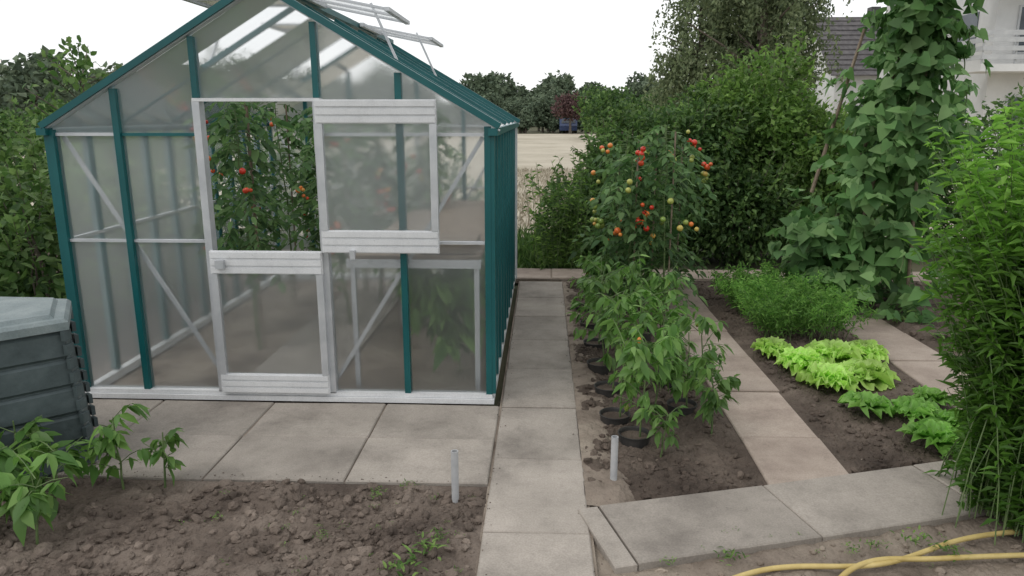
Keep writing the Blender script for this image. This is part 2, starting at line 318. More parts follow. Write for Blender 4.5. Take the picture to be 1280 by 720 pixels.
for x,s_ in((xl,-1),(xr,1)):
    for y in bays[1:-1]: T.box(min(x-.01*s_,x+.035*s_),max(x-.01*s_,x+.035*s_),y-.022,y+.022,.06,ze-.02)
    T.box(min(x+.0185*s_,x+.04*s_),max(x+.0185*s_,x+.04*s_),yf-.028,yf+.03,.06,ze-.02);
    PR.add([(x,yf,.05),(x,yb,.05),(x,yb,ze),(x,yf,ze)],[[0,1,2,3]])
    A.box(x-.012,x+.012,yf+.03,yb-.03,.97,.99)
    Wt.box(x-.03 if s_<0 else x-.02,x+.02 if s_<0 else x+.03,yf+.041,yb-.051,0,.05)
    T.box(min(x+.005*s_,x+.06*s_),max(x+.005*s_,x+.06*s_),yf-.06,yb+.06,ze-.04,ze-.0)
    Wt.box(min(x+.02*s_,x+.045*s_),max(x+.02*s_,x+.045*s_),yb+.031,yb+.056,.0,ze-.05) 
T.beam((xa,yf-.065,zr+.045),(xa,yb+.06,zr+.045),.07,.04,(0,0,1))
vb=(1,2,6,7)
for s_ in(-1,1):
    for i,y in enumerate(bays):
        if 0<i<NB and i%2==0: T.beam((xa+s_*.03,y,zr-.0),(xa+s_*1.27,y,ze+.01),.03,.03,(0,0,1))
    for i in range(NB):
        t0=.5 if i in vb else 0.
        x0=xa+s_*1.27*t0;z0=zr-(zr-ze)*t0;x1=xa+s_*1.27;z1=ze
        poly([(x0,bays[i],z0),(x0,bays[i+1],z0),(x1,bays[i+1],z1),(x1,bays[i],z1)],PR)
T.build('teal_frame',M_teal,GH);A.build('aluminium_braces',M_alu,GH);P.build('polycarbonate_panels',M_poly,GH);PR.build('roof_and_side_panels',M_polyr,GH);Wt.build('white_sill',M_white,GH)
for s_,xe,ze2 in((1,-.93,2.31),(-1,-2.28,2.42)):
    for i in(1,6):
        y0,y1=bays[i],bays[i+2];V=MB();G=MB()
        a0=(xa+s_*.06,zr+.05)
        for y in(y0+.02,(y0+y1)/2,y1-.02): V.beam((a0[0],y,a0[1]),(xe,y,ze2),.016,.016,(0,0,1))
        V.beam((xe,y0,ze2),(xe,y1,ze2),.03,.022,(0,0,1));V.beam((a0[0],y0,a0[1]),(a0[0],y1,a0[1]),.03,.03,(0,0,1))
        V.beam((xa+s_*.62,(y0+y1)/2,rz(xa+s_*.62)),(xa+s_*.45,(y0+y1)/2,zr+.02),.015,.015)
        G.add([(a0[0],y0,a0[1]),(a0[0],y1,a0[1]),(xe,y1,ze2),(xe,y0,ze2)],[[0,1,2,3]])
        V.build('roof_vent_frame',M_alu,GH);G.build('roof_vent_pane',M_polyr,GH)
def leafdoor(name,x0,x1,z0,z1,y,tr,br):
    D=MB();G=MB();m=.04
    for zz0,zz1 in((z1-tr,z1),(z0,z0+br)):
        D.box(x0,x1,y-.012,y+.012,zz0,zz1)
        n=3;h=(zz1-zz0)/n
        for k in range(n): D.box(x0+.006,x1-.006,y-.02,y-.0125,zz0+k*h+.006,zz0+(k+1)*h-.006)
    for xx in(x0,x1-m): D.box(xx,xx+m,y-.018,y+.018,z0+br+.001,z1-tr-.001,1)
    G.add([(x0+m,y,z0+br),(x1-m,y,z0+br),(x1-m,y,z1-tr),(x0+m,y,z1-tr)],[[0,1,2,3]])
    D.build(name+'_frame',[M_white,M_alu],GH);G.build(name+'_pane',M_poly,GH)
leafdoor('door_lower',XD0+.01,XD1-.01,.055,.93,4.15,.135,.12)
leafdoor('door_upper',XD1+.005,-.59,.93,1.785,4.12,.13,.13)
H=MB();H.box(XD1-.01,XD1+.015,4.125,4.165,.95,1.1);H.box(XD1-.01,XD1+.015,4.125,4.165,1.5,1.65);H.box(-1.1,-1.07,4.075,4.099,.90,.95);H.box(-1.90,-1.85,4.10,4.128,.83,.88);H.build('door_hinges',M_alu,GH)
S=MB();S.box(-1.18,-.38,4.35,7.4,.84,.87,1)
for x in(-1.16,-.40):
    for y in(4.37,5.9,7.35): S.box(x-.015,x+.015,y-.015,y+.015,0,.839,0)
S.box(-1.19,-.37,4.325,4.345,.8,.85,0);S.box(-.75,-.42,4.4,4.9,.875,.93,1);S.box(-1.1,-.8,4.45,4.5,.873,.885,2)
S.build('potting_bench',[M_alu,M_wood,M_fruit],GH)
F_=MB();F_.box(xl+.03,xr-.03,yf+.045,yb-.045,-.1,-.005);F_.build('greenhouse_floor',M_soild,GH)
F_=MB();F_.box(-1.95,-1.35,yf+.05,yb-.05,-.004,.012);F_.build('floor_walkway',M_slab,GH)

# ---------------------------------------------------------------- plants
def pepper(loc,h=.45,spread=.16,n=12,ll=.085,name='pepper_plant',fr=.7,m_=1,f0=.3):
    mb=MB();x,y,z=loc;y=YM(y) if m_ else y;k=6;top=np.array([x+R.normal(0,.03),y+R.normal(0,.03),z+h])
    base=np.array([x,y,z-.02]);t=np.linspace(0,1,k)[:,None];pts=base+(top-base)*t+R.normal(0,.008,(k,3))*t
    mb.tube(pts,.006,.003,5,0)
    PP=[];DD=[]
    for i in range(n):
        f=R.uniform(f0,1);p=base+(top-base)*f;a=R.uniform(0,2*np.pi);o=np.array([math.cos(a),math.sin(a),0])
        l=spread*R.uniform(.5,1.1);q=p+o*l+np.array([0,0,l*R.uniform(.2,.9)])
        m=(p+q)/2+np.array([0,0,.01]);mb.tube([p,m,q],.003,.0015,4,0,cap=False)
        for j in range(R.integers(6,11)):
            g=R.uniform(.2,1.05);pp=p+(q-p)*g;a2=a+R.normal(0,1.1);d=np.array([math.cos(a2),math.sin(a2),R.uniform(-1.1,.15)])
            PP.append(pp);DD.append(d)
        if R.random()<fr/n: 
            pp=p+(q-p)*.6-np.array([0,0,.04]);blobs(mb,[pp],.013,I2,2,np.array([R.uniform(0,.6)]),0,(1,1,2.0))
    PP=np.array(PP);DD=np.array(DD);m=len(PP);L=ll*R.uniform(.45,1.25,m)
    leaves(mb,PP,DD,np.array([0,0,1])+R.normal(0,.3,(m,3)),L,L*R.uniform(.4,.55,m),1,'hi',None,R.uniform(.1,.6,m))
    return mb.build(name,[M_stem,L_pep,M_fruit],smooth=True)
def tomato(loc,h=1.6,spread=.3,n=40,ll=.07,name='tomato_plant',trusses=5,ripe=(0,1),frad=.024,zmin=.15,tf=.4):
    mb=MB();x,y,z=loc;y=YM(y);base=np.array([x,y,z-.02]);top=np.array([x+R.normal(0,.06),y+R.normal(0,.06),z+h])
    t=np.linspace(0,1,9)[:,None];pts=base+(top-base)*t+R.normal(0,.015,(9,3))*t;mb.tube(pts,.01,.004,6,0)
    mb.tube([base+np.array([.03,0,0]),base+np.array([.03,0,h*.98])],.008,.008,5,3)
    PP=[];DD=[];LL=[]
    for i in range(n):
        f=zmin+(1-zmin)*(i+R.random())/n;p=base+(top-base)*f;a=R.uniform(0,2*np.pi)
        l=spread*R.uniform(.5,1.25)*(1-.35*abs(f-.5)*2);o=np.array([math.cos(a),math.sin(a),0]);sd_=np.array([-o[1],o[0],0])
        c=[p+o*l*s+np.array([0,0,.25*l*s-.75*l*s*s]) for s in(0,.33,.66,1)]
        mb.tube(c,.003,.0015,4,0,cap=False)
        for s in(.3,.45,.6,.75,.9,1.):
            pp=p+o*l*s+np.array([0,0,.25*l*s-.75*l*s*s])
            for sg in((-1,1) if s<1 else (0,)):
                PP.append(pp);DD.append(sd_*sg+o*(.5 if sg else 1)+np.array([0,0,R.uniform(-.7,0)]));LL.append(ll*R.uniform(.6,1.2)*(1 if s<.9 else 1.2))
    PP=np.array(PP);DD=np.array(DD)+R.normal(0,.2,(len(PP),3));LL=np.array(LL);m=len(PP)
    leaves(mb,PP,DD,np.array([0,0,1])+R.normal(0,.35,(m,3)),LL,LL*R.uniform(.45,.65,m),1,'hi',None,R.uniform(.1,.5,m))
    for i in range(trusses):
        f=R.uniform(tf,.97);p=base+(top-base)*f;a=R.uniform(math.pi*1.05,math.pi*1.95);o=np.array([math.cos(a),math.sin(a),0])
        c=p+o*spread*.7;k=R.integers(2,6);mb.tube([p,(p+c)/2+[0,0,.02],c-[0,0,.06]],.003,.002,4,0,cap=False)
        q=c+R.normal(0,.035,(k,3))*[1,1,1.5]-[0,0,.06];blobs(mb,q,frad*R.uniform(.6,1.1,k),I2,2,np.clip(R.uniform(*ripe)+R.normal(0,.2,k),0,1))
    return mb.build(name,[M_stem,L_tom,M_fruit,M_wood],smooth=True)

pots=[(.50,3.03),(.42,3.25),(.83,3.39),(.42,3.62),(.82,3.8),(.40,4.0),(.80,4.2),(.40,4.4),(.78,4.65),(.40,4.85),(.38,5.3)]
for i,(x,y) in enumerate(pots):
    q=MB();k=28;a=np.arange(k)*2*np.pi/k;y_=YM(y);prof=[(.074,-.05),(.084,.035),(.087,.037),(.089,.046),(.084,.047),(.080,.04),(.076,.024)]
    V=np.array([[(x+r_*math.cos(t),y_+r_*math.sin(t),z_) for t in a] for r_,z_ in prof])
    F=[[j*k+i2,j*k+(i2+1)%k,(j+1)*k+(i2+1)%k,(j+1)*k+i2] for j in range(6) for i2 in range(k)]
    q.add(V,F,0);q.add(V[6],[list(range(k))],1);q.build('plant_pot',[M_pot,M_soilw],smooth=False)
    pepper((x+.03,y,.02),R.uniform(.42,.58),R.uniform(.15,.21),R.integers(15,21),.088,f0=.33)
pepper((.93,3.1,.0),.42,.14,14,.08);pepper((1.0,3.55,.0),.5,.15,16,.08,f0=.4);pepper((.62,2.9,.0),.24,.08,7,.07);pepper((.65,3.3,.0),.5,.18,16,.085,f0=.4);pepper((.62,3.9,0),.52,.18,16,.085,f0=.4)
pepper((-1.96,2.52,0),.34,.13,10,.1,fr=0);pepper((-2.12,2.3,0),.3,.15,11,.11,fr=0);pepper((-2.05,2.12,0),.28,.13,8,.11,fr=0);pepper((-2.35,2.15,0),.36,.16,12,.12,fr=0);pepper((-2.4,2.45,0),.34,.14,12,.1,fr=0);pepper((-1.78,2.55,0),.26,.09,8,.08,fr=0)
for (x,y,h) in((.78,5.35,1.35),(1.08,5.3,1.62),(1.0,5.7,1.6),(.68,5.8,1.35),(1.3,6.0,1.45),(.9,6.15,1.5)):
    tomato((x,y,0),h,.36,46,.085,trusses=4,ripe=(.0,.95),frad=.028,tf=.5)
for (x,y,h) in((-2.1,4.3,1.85),(-2.35,4.8,1.85),(-2.0,5.3,1.8),(-1.6,4.9,1.7),(-1.5,5.5,1.8),(-1.15,5.8,1.8),(-2.4,5.7,1.85),(-1.75,5.9,1.85)):
    tomato((x,y,0),h,.36,50,.085,trusses=3,ripe=(.75,1),frad=.022,zmin=.35)
for a_ in((-.75,4.3,.6,.25),(-.55,3.9,.6,.22),(-.95,4.8,.7,.25),(-.6,4.7,.7,.25)): pepper((a_[0],a_[1],0),a_[2],a_[3],20,.16,'cucumber_plant',0)

def shrub(name,ells,n,ll,mat,kind='lo',wr=.55,shell=.35,up=.5,stems=True):
    mb=MB();vol=np.array([r_[0]*r_[1]*r_[2] for c,r_ in ells])**(2/3);vol/=vol.sum()
    for (c,r_),v in zip(ells,vol):
        c=(c[0],YM(c[1]),c[2])
        m=int(n*v);d=nrm(R.normal(size=(m,3)));rad=(shell+(1-shell)*R.random(m)**.5)
        bump=1+.45*vn(d[:,0]*3+c[0]*5,d[:,2]*3+d[:,1]*2+c[1])+.35*vn(d[:,0]*8+c[0],d[:,2]*8+d[:,1]*5)
        p=np.array(c)+d*rad[:,None]*bump[:,None]*np.array(r_)
        keep=p[:,2]>.0
        p=p[keep];d=d[keep];m=len(p)
        D=d+R.normal(0,.7,(m,3))-np.array([0,0,.3]);N_=d*.6+np.array([0,0,up])+R.normal(0,.45,(m,3));L=ll*R.uniform(.6,1.3,m)
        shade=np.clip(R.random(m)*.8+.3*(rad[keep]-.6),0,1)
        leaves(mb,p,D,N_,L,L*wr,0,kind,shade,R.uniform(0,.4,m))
        if stems:
            for k in range(7):
                dd=nrm(R.normal(size=3)*[1,1,.3]+[0,0,.9]);b=np.array([c[0]+R.normal(0,.08),c[1]+R.normal(0,.08),-.05]);e=np.array(c)+dd*np.array(r_)*.9
                mm=(b+e)/2+R.normal(0,.05,3);mb.tube([b,mm,e],.012*r_[2]+.004,.003,5,1,cap=False)
            for k in range(34):
                dd=nrm(R.normal(size=3)*[1,1,.5]+[0,-.3,.7]);b=np.array(c)+dd*np.array(r_)*.8;e=b+nrm(dd+[0,0,.6])*R.uniform(.15,.45)
                if b[2]<.2: continue
                mb.tube([b,(b+e)/2,e],.004,.002,4,1,cap=False);q=16;f=R.random(q)[:,None]
                leaves(mb,b+(e-b)*f,R.normal(size=(q,3))+dd,R.normal(0,.5,(q,3))+[0,0,1],ll*R.uniform(.7,1.2,q),ll*wr,0,kind,R.uniform(.5,1,q))
    return mb.build(name,[mat,M_bark],smooth=False)
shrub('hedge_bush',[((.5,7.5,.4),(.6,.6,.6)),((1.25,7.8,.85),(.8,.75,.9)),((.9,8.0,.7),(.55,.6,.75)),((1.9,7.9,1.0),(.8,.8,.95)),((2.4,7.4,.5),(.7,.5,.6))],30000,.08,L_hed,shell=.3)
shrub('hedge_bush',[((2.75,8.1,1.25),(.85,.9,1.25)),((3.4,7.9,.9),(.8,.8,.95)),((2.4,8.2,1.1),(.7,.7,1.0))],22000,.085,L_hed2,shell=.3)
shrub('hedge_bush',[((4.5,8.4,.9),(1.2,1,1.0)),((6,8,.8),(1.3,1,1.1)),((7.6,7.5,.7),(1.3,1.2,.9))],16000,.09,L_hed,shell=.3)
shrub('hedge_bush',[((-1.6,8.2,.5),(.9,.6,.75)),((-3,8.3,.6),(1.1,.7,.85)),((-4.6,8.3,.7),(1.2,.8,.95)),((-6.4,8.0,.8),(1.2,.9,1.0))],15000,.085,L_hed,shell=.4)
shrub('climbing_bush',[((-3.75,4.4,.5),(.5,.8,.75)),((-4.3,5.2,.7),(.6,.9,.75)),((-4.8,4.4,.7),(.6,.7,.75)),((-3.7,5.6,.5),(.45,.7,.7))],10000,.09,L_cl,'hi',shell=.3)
mb=MB()
for k in range(34):
    b=np.array([.22+R.normal(0,.15),YM(7.0)+R.normal(0,.1),0]);e=b+np.array([R.normal(0,.1),R.normal(0,.06),R.uniform(.5,1.2)])
    mb.tube([b,(b+e)/2,e],.004,.002,4,0,cap=False);m=24;f=R.random(m)[:,None];P_=b+(e-b)*f
    leaves(mb,P_,np.stack([R.normal(size=m),R.normal(size=m),R.uniform(-.3,.6,m)],1),np.tile([0,0,1.],(m,1)),.09,.02,1,'lo')
mb.build('tall_weeds',[M_stem,L_hed2])
mb=MB();b=np.array([-4.6,YM(6.0),0.])
mb.tube([b,b+[.05,0,1.1],b+[.1,.05,2.1]],.03,.01,6,1)
for k in range(26):
    f=R.uniform(.35,1);p=b+np.array([.1*f,.03,2.1*f]);a=R.uniform(0,6.28);q=p+np.array([math.cos(a)*.6,math.sin(a)*.5,R.uniform(.1,.5)])*R.uniform(.6,1.1)
    mb.tube([p,(p+q)/2,q],.008,.003,4,1,cap=False);m=20;f2=R.uniform(.3,1.05,m)[:,None];P_=p+(q-p)*f2+R.normal(0,.04,(m,3))
    leaves(mb,P_,R.normal(size=(m,3))-[0,0,.4],R.normal(0,.5,(m,3))+[0,-.3,1],.08,.065,0,'hi')
mb.build('young_fruit_tree',[L_cl,M_bark])

# runner beans on poles
BP=empty('runner_bean_teepee');mb=MB();oy=YM(5.6)-5.6;ap=np.array([3.25,5.6+oy,2.85])
feet=[(2.65,5.4+oy),(3.2,5.25+oy),(3.35,5.95+oy),(2.75,5.95+oy),(2.45,5.7+oy)]
for fx,fy in feet:
    f=np.array([fx,fy,-.05]);mb.tube([f,f+(ap-f)*1.07],.016,.012,7,0)
mb.tube([(2.5,5.85+oy,1.0),(2.85,5.9+oy,2.45)],.018,.014,7,0)
mb.build('poles',M_wood,BP)
mb=MB();PP=[];OO=[]
for fx,fy in feet+[(2.95,5.3+oy),(3.0,5.7+oy)]:
    f=np.array([fx,fy,0.]);m=160;t=R.random(m)
    for tt in t:
        c=f+(ap+[0,0,.1]-f)*tt*1.05;a=R.uniform(0,6.28);o=np.array([math.cos(a),math.sin(a),R.uniform(-.1,.4)]);PP.append(c+o*R.uniform(.05,.40)*(1.25-.2*tt));OO.append(o)
for k in range(150):
    a=R.uniform(0,6.28);rr=R.random()**.5;PP.append(np.array([2.5+.42*rr*math.cos(a),5.45+oy+.35*rr*math.sin(a),R.uniform(.2,.85)]));OO.append(np.array([math.cos(a),math.sin(a),.2]))
PP=np.array(PP);OO=np.array(OO);n=len(PP)
for s in(-1,0,1):
    sd_=nrm(np.stack([-OO[:,1],OO[:,0],np.zeros(n)],1));D=OO*.4+sd_*s*.9+np.array([0,0,-.55])+R.normal(0,.4,(n,3));L=R.uniform(.07,.155,n)
    leaves(mb,PP+sd_*s*.03,D,OO+np.array([0,0,.7])+R.normal(0,.5,(n,3)),L,L*R.uniform(.75,.95,n),0,'heart',None,R.uniform(.05,.4,n))
for k in range(50):
    p=PP[R.integers(n)];q=p-np.array([R.normal(0,.02),R.normal(0,.02),.18]);mb.tube([p,(p+q)/2+[.01,0,0],q],.006,.004,5,1)
for fx,fy in feet:
    f=np.array([fx,fy,0.]);t=np.linspace(0,1,60)[:,None];c=f+(ap-f)*t+.025*np.concatenate([np.cos(t*50),np.sin(t*50),t*0],1);mb.tube(c,.005,.003,4,1,cap=False)
mb.build('bean_vines',[L_bean,M_stem],BP,smooth=True)

# right foreground leafy shrub
mb=MB();PP=[];DD=[];cyS=YM(2.5)
for k in range(620):
    b=np.array([2.13+R.normal(0,.11),cyS-.08+R.normal(0,.15),0.])
    a=R.uniform(0,6.28);sp=R.random()**.6*.52;h=R.uniform(.25,1.80)*(1.05-.2*sp);wd=.30+.70*min(1,h/1.2)
    e=np.array([2.12+math.cos(a)*sp*1.12*wd,cyS+math.sin(a)*sp*wd,h])
    t=np.linspace(0,1,7)[:,None];c=b+(e-b)*np.concatenate([t**1.7,t**1.7,t],1)
    mb.tube(c,.0032,.0013,4,1,cap=False)
    m=int(60*h/1.2)+8;f=R.uniform(.02,1.0,m)**.75;cc=b+(e-b)*np.stack([f**1.7,f**1.7,f],1)
    a2=R.uniform(0,6.28,m);PP.append(cc);DD.append(np.stack([np.cos(a2),np.sin(a2),R.uniform(-.5,.7,m)],1))
PP=np.concatenate(PP);DD=np.concatenate(DD);n=len(PP);L=R.uniform(.04,.08,n)
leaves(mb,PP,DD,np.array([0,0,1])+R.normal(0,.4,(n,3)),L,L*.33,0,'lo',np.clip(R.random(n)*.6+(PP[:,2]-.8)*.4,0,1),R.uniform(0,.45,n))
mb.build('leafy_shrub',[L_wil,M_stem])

# carrots
mb=MB()
for k in range(210):
    b=np.array([R.uniform(1.70,2.40),YM(R.uniform(4.5,5.65)),0.]);a=R.uniform(0,6.28);l=R.uniform(.12,.26);h=R.uniform(.25,.46)
    t=np.linspace(0,1,5)[:,None];e=np.array([math.cos(a)*l,math.sin(a)*l,h]);c=b+e*np.concatenate([t**1.5,t**1.5,t-.15*t**3],1);mb.tube(c,.003,.001,4,1,cap=False)
    m=75;f=R.uniform(.3,1,m);cc=b+e*np.stack([f**1.5,f**1.5,f-.15*f**3],1)+R.normal(0,.022,(m,3))
    D=R.normal(size=(m,3))+[math.cos(a)*.5,math.sin(a)*.5,.3];leaves(mb,cc,D,R.normal(size=(m,3))+[0,0,1],R.uniform(.03,.06,m),.010,0,'lo')
mb.build('carrot_patch',[L_car,M_stem])

def lettuce(x,y,rad,mat,n=26,hf=1.):
    y=YM(y);mb=MB();nu,nv=8,15
    for i in range(n):
        a=i*2.4+R.normal(0,.2);f=i/n;l=rad*(1.05-.4*f)*R.uniform(.85,1.15);el_=.4*hf+1.0*f**.9+R.normal(0,.12)
        u=np.linspace(0,1,nu)[:,None];v=np.linspace(-1,1,nv)[None]
        wdt=l*.58*(.15+1.0*np.sin(np.clip(u,0,1)*2.1)**.8)
        ph=R.uniform(0,6.28,3)
        ruf=(.16*np.sin(v*9+ph[0]+u*4)+.13*np.sin(v*17+ph[1]))*u**1.6*l*np.clip(np.abs(v)+.6*u,0,1.3)
        xx=l*u*(1-.22*v**2*u)+0*v+.06*l*np.sin(v*13+ph[2])*u;yy=wdt*v;zz=ruf+.22*l*v**2-.34*l*u**2.5
        X_=xx*math.cos(el_)-zz*math.sin(el_);Z_=xx*math.sin(el_)+zz*math.cos(el_)
        V=np.stack([x+X_*math.cos(a)-yy*math.sin(a),y+X_*math.sin(a)+yy*math.cos(a),.02+np.maximum(Z_,-.0)],-1)
        idx=(np.arange(nu-1)[:,None]*nv+np.arange(nv-1)).ravel();mb.add(V,np.stack([idx,idx+1,idx+nv+1,idx+nv],1),0,np.clip((R.random()*.4+.1*f)+.5*(u**1.5).repeat(nv,1).ravel()-.1,0,1))
    mb.build('lettuce',mat,smooth=True)
for x,y,r_ in((1.78,4.02,.17),(2.04,4.14,.18),(2.30,4.22,.16),(1.83,3.72,.17),(2.10,3.82,.17),(1.66,4.26,.14)): lettuce(x,y,r_,L_lett)
for x,y,r_ in((1.90,3.40,.14),(2.12,3.30,.15),(2.06,3.02,.17),(2.30,3.18,.14),(2.32,3.48,.13)): lettuce(x,y,r_,L_lett2,12)

def weed(x,y,s,mat=L_hed2,n=30):
    y=YM(y);mb=MB();a=R.uniform(0,6.28,n);P_=np.stack([x+R.normal(0,s*.35,n),y+R.normal(0,s*.35,n),R.uniform(0,s*.4,n)],1)
    leaves(mb,P_,np.stack([np.cos(a),np.sin(a),R.uniform(.0,1.2,n)],1),np.tile([0,0,1.],(n,1)),s*R.uniform(.25,.5,n),s*.12,0,'hi');mb.build('weed',mat)
for x,y,s in((-.46,2.12,.10),(-.5,2.02,.12),(-.42,2.2,.06),(-.75,2.5,.06),(.75,2.13,.07),(1.55,2.25,.08),(1.62,2.2,.08),(1.25,2.2,.05),(-2.0,2.75,.04),(-1.4,2.3,.04),(.5,2.1,.04),(-.9,2.2,.04),(1.35,2.22,.05),(-.62,2.57,.05),(1.4,6.2,.2),(1.1,6.3,.2)): weed(x,y,s)
for k in range(26): weed(R.uniform(-1.6,-.3),R.uniform(1.95,2.55),R.uniform(.015,.04),L_hed2,10)
for k in range(16): weed(R.uniform(.6,1.7),R.uniform(2.1,2.3),R.uniform(.015,.035),L_hed2,10)
for k in range(10): weed(R.uniform(3.0,5.3),R.uniform(4,6.3),.25,L_hed,60)

for x,y in((-.389,2.50),(.349,2.654)):
    y=YM(y);q=MB();k=20;a=np.arange(k)*2*np.pi/k;prof=[(.017,-.1),(.017,.225),(.014,.225),(.014,.12)]
    V=np.array([[(x+r_*math.cos(t)+z_*.0,y+r_*math.sin(t),z_) for t in a] for r_,z_ in prof])
    q.add(V,[[j*k+i2,j*k+(i2+1)%k,(j+1)*k+(i2+1)%k,(j+1)*k+i2] for j in range(3) for i2 in range(k)]);q.build('metal_pipe',M_pipe)
def hose(pts,parent):
    cu=bpy.data.curves.new('hose_strand','CURVE');cu.dimensions='3D';cu.bevel_depth=.0105;cu.bevel_resolution=4
    sp=cu.splines.new('NURBS');sp.points.add(len(pts)-1)
    for i,p in enumerate(pts): sp.points[i].co=(p[0],YM(p[1]),p[2]-.004,1)
    sp.order_u=4;sp.use_endpoint_u=True;cu.materials.append(M_hose);o=bpy.data.objects.new('hose_strand',cu);sc.collection.objects.link(o);o.parent=parent
HS=empty('garden_hose')
hose([(.55,1.93,0),(.75,2.05,0),(.95,2.11,.0),(1.15,2.09,.01),(1.35,2.11,.01),(1.55,2.2,.01),(1.78,2.30,.01),(2.0,2.33,.01)],HS)
hose([(1.0,1.88,0),(1.1,2.02,0),(1.2,2.09,.02),(1.35,2.14,.02),(1.5,2.14,.01),(1.7,2.17,.01),(1.95,2.2,0)],HS)

# composter
CB=empty('compost_bin');hexp=np.array([(-2.28,2.70),(-2.51,3.02),(-2.95,3.03),(-3.18,2.72),(-3.05,2.40),(-2.66,2.39)]);hexp[:,1]=YM(hexp[:,1]);cen=hexp.mean(0)
def ring(mb,z0,z1,s0,s1,mat=0):
    a=cen+(hexp-cen)*s0;b=cen+(hexp-cen)*s1;k=6
    V=[(*p,z0) for p in a]+[(*p,z1) for p in b];mb.add(V,[[i,(i+1)%k,k+(i+1)%k,k+i] for i in range(k)]+[],mat)
    mb.add(V[:k],[list(range(k))[::-1]],mat);mb.add(V[k:],[list(range(k))],mat)
mb=MB();ring(mb,-.05,.70,1.04,.93)
for i in range(5):
    z0=.0+i*.14;z1=z0+.128;f=lambda z:1.09-.12*z/.7
    ring(mb,z0,z0+.012,f(z0)-.03,f(z0));ring(mb,z0+.0121,z1-.012,f(z0),f(z1));ring(mb,z1-.0119,z1,f(z1),f(z1)-.03)
for p in hexp:
    for i in range(10):
        z=.02+i*.07;s_=1.11-.12*z/.7;q=cen+(p-cen)*s_;d=nrm(p-cen);mb.beam((*q,z),(*q,z+.05),.05,.02,(d[0],d[1],0))
mb.build('slatted_body',M_comp,CB)
mb=MB();ring(mb,.702,.74,1.04,1.04);ring(mb,.7401,.756,1.04,1.0);ring(mb,.7561,.775,.9,.86);mb.build('lid',M_lid,CB)

# ---------------------------------------------------------------- background trees
def birch(x,y,h,sp,n=420,name='weeping_birch_tree',ll=.16):
    y=YM(y);mb=MB();b=np.array([x,y,0.]);mb.tube([b,b+[.2,0,h*.4],b+[0,.1,h*.75],b+[.1,0,h]],.22,.03,8,1)
    PP=[];DD=[]
    for k in range(26):
        f=R.uniform(.25,.95);p=b+np.array([0,0,h*f]);a=R.uniform(0,6.28);l=sp*(1.15-.75*f)*R.uniform(.6,1.1)
        q=p+np.array([math.cos(a)*l,math.sin(a)*l,l*.55]);mb.tube([p,(p+q)/2+[0,0,.1],q],.06,.015,5,1,cap=False)
        for j in range(n//26):
            g=R.uniform(.25,1.05);s=p+(q-p)*g+R.normal(0,.25,3);dl=R.uniform(.6,2.2);m=int(dl*20);t=R.random(m)[:,None]
            c=s+np.array([math.cos(a)*.25,math.sin(a)*.25,-1])*t*dl+R.normal(0,.07,(m,3));PP.append(c);DD.append(R.normal(size=(m,3))*.7-[0,0,.8])
    PP=np.concatenate(PP);DD=np.concatenate(DD);n=len(PP);leaves(mb,PP,DD,R.normal(size=(n,3)),ll*R.uniform(.7,1.3,n),ll*.55,0,'lo')
    mb.build(name,[L_bir,M_bark])
birch(7.2,22,8.8,2.9,900);birch(5.7,24,7.0,1.9,400);birch(8.0,25,7.5,1.9,450)
def far(name,x0,x1,y0,y1,n,h,mat,s=.5,k=None):
    mb=MB();PP=[];y0=YM(y0);y1=YM(y1)
    for i in range(n):
        x=R.uniform(x0,x1);y=R.uniform(y0,y1);hh=h*R.uniform(.6,1.2);rr=hh*R.uniform(.28,.45)
        z0=max(0,(y-85)*.02)
        mb.tube([(x,y,z0-.3),(x,y,z0+hh*.6)],.15,.08,5,1)
        for j in range(4):
            c=np.array([x+R.normal(0,rr*.5),y+R.normal(0,rr*.4),z0+hh*R.uniform(.35,.75)]);m=k or 260;d=nrm(R.normal(size=(m,3)));PP.append(c+d*(.5+.5*R.random(m)[:,None])*[rr,rr,hh*.3])
    PP=np.concatenate(PP);m=len(PP);L=s*R.uniform(.6,1.4,m);leaves(mb,PP,R.normal(size=(m,3)),R.normal(size=(m,3))+[0,-.3,.6],L,L*.8,0,'lo')
    mb.build(name,[mat,M_bark])
far('distant_trees',-12,22,66,90,46,3.8,L_far,.35,340)
far('distant_trees',-90,90,110,180,90,8.0,L_far,.9,260)
far('distant_bushes',-10,16,63,66,30,1.5,L_far,.25,150)
far('red_leaved_tree',2.2,2.6,60,61,1,3.8,L_farred,.25,400)
far('distant_trees',-50,-16,30,55,26,5.0,L_far,.4)
far('distant_trees',9,45,32,60,22,5.0,L_hed,.4)
far('distant_trees',3.8,8,40,50,7,3.4,L_hed,.25,420)
far('distant_trees',-20,-9,14,24,10,2.3,L_hed,.16,500)

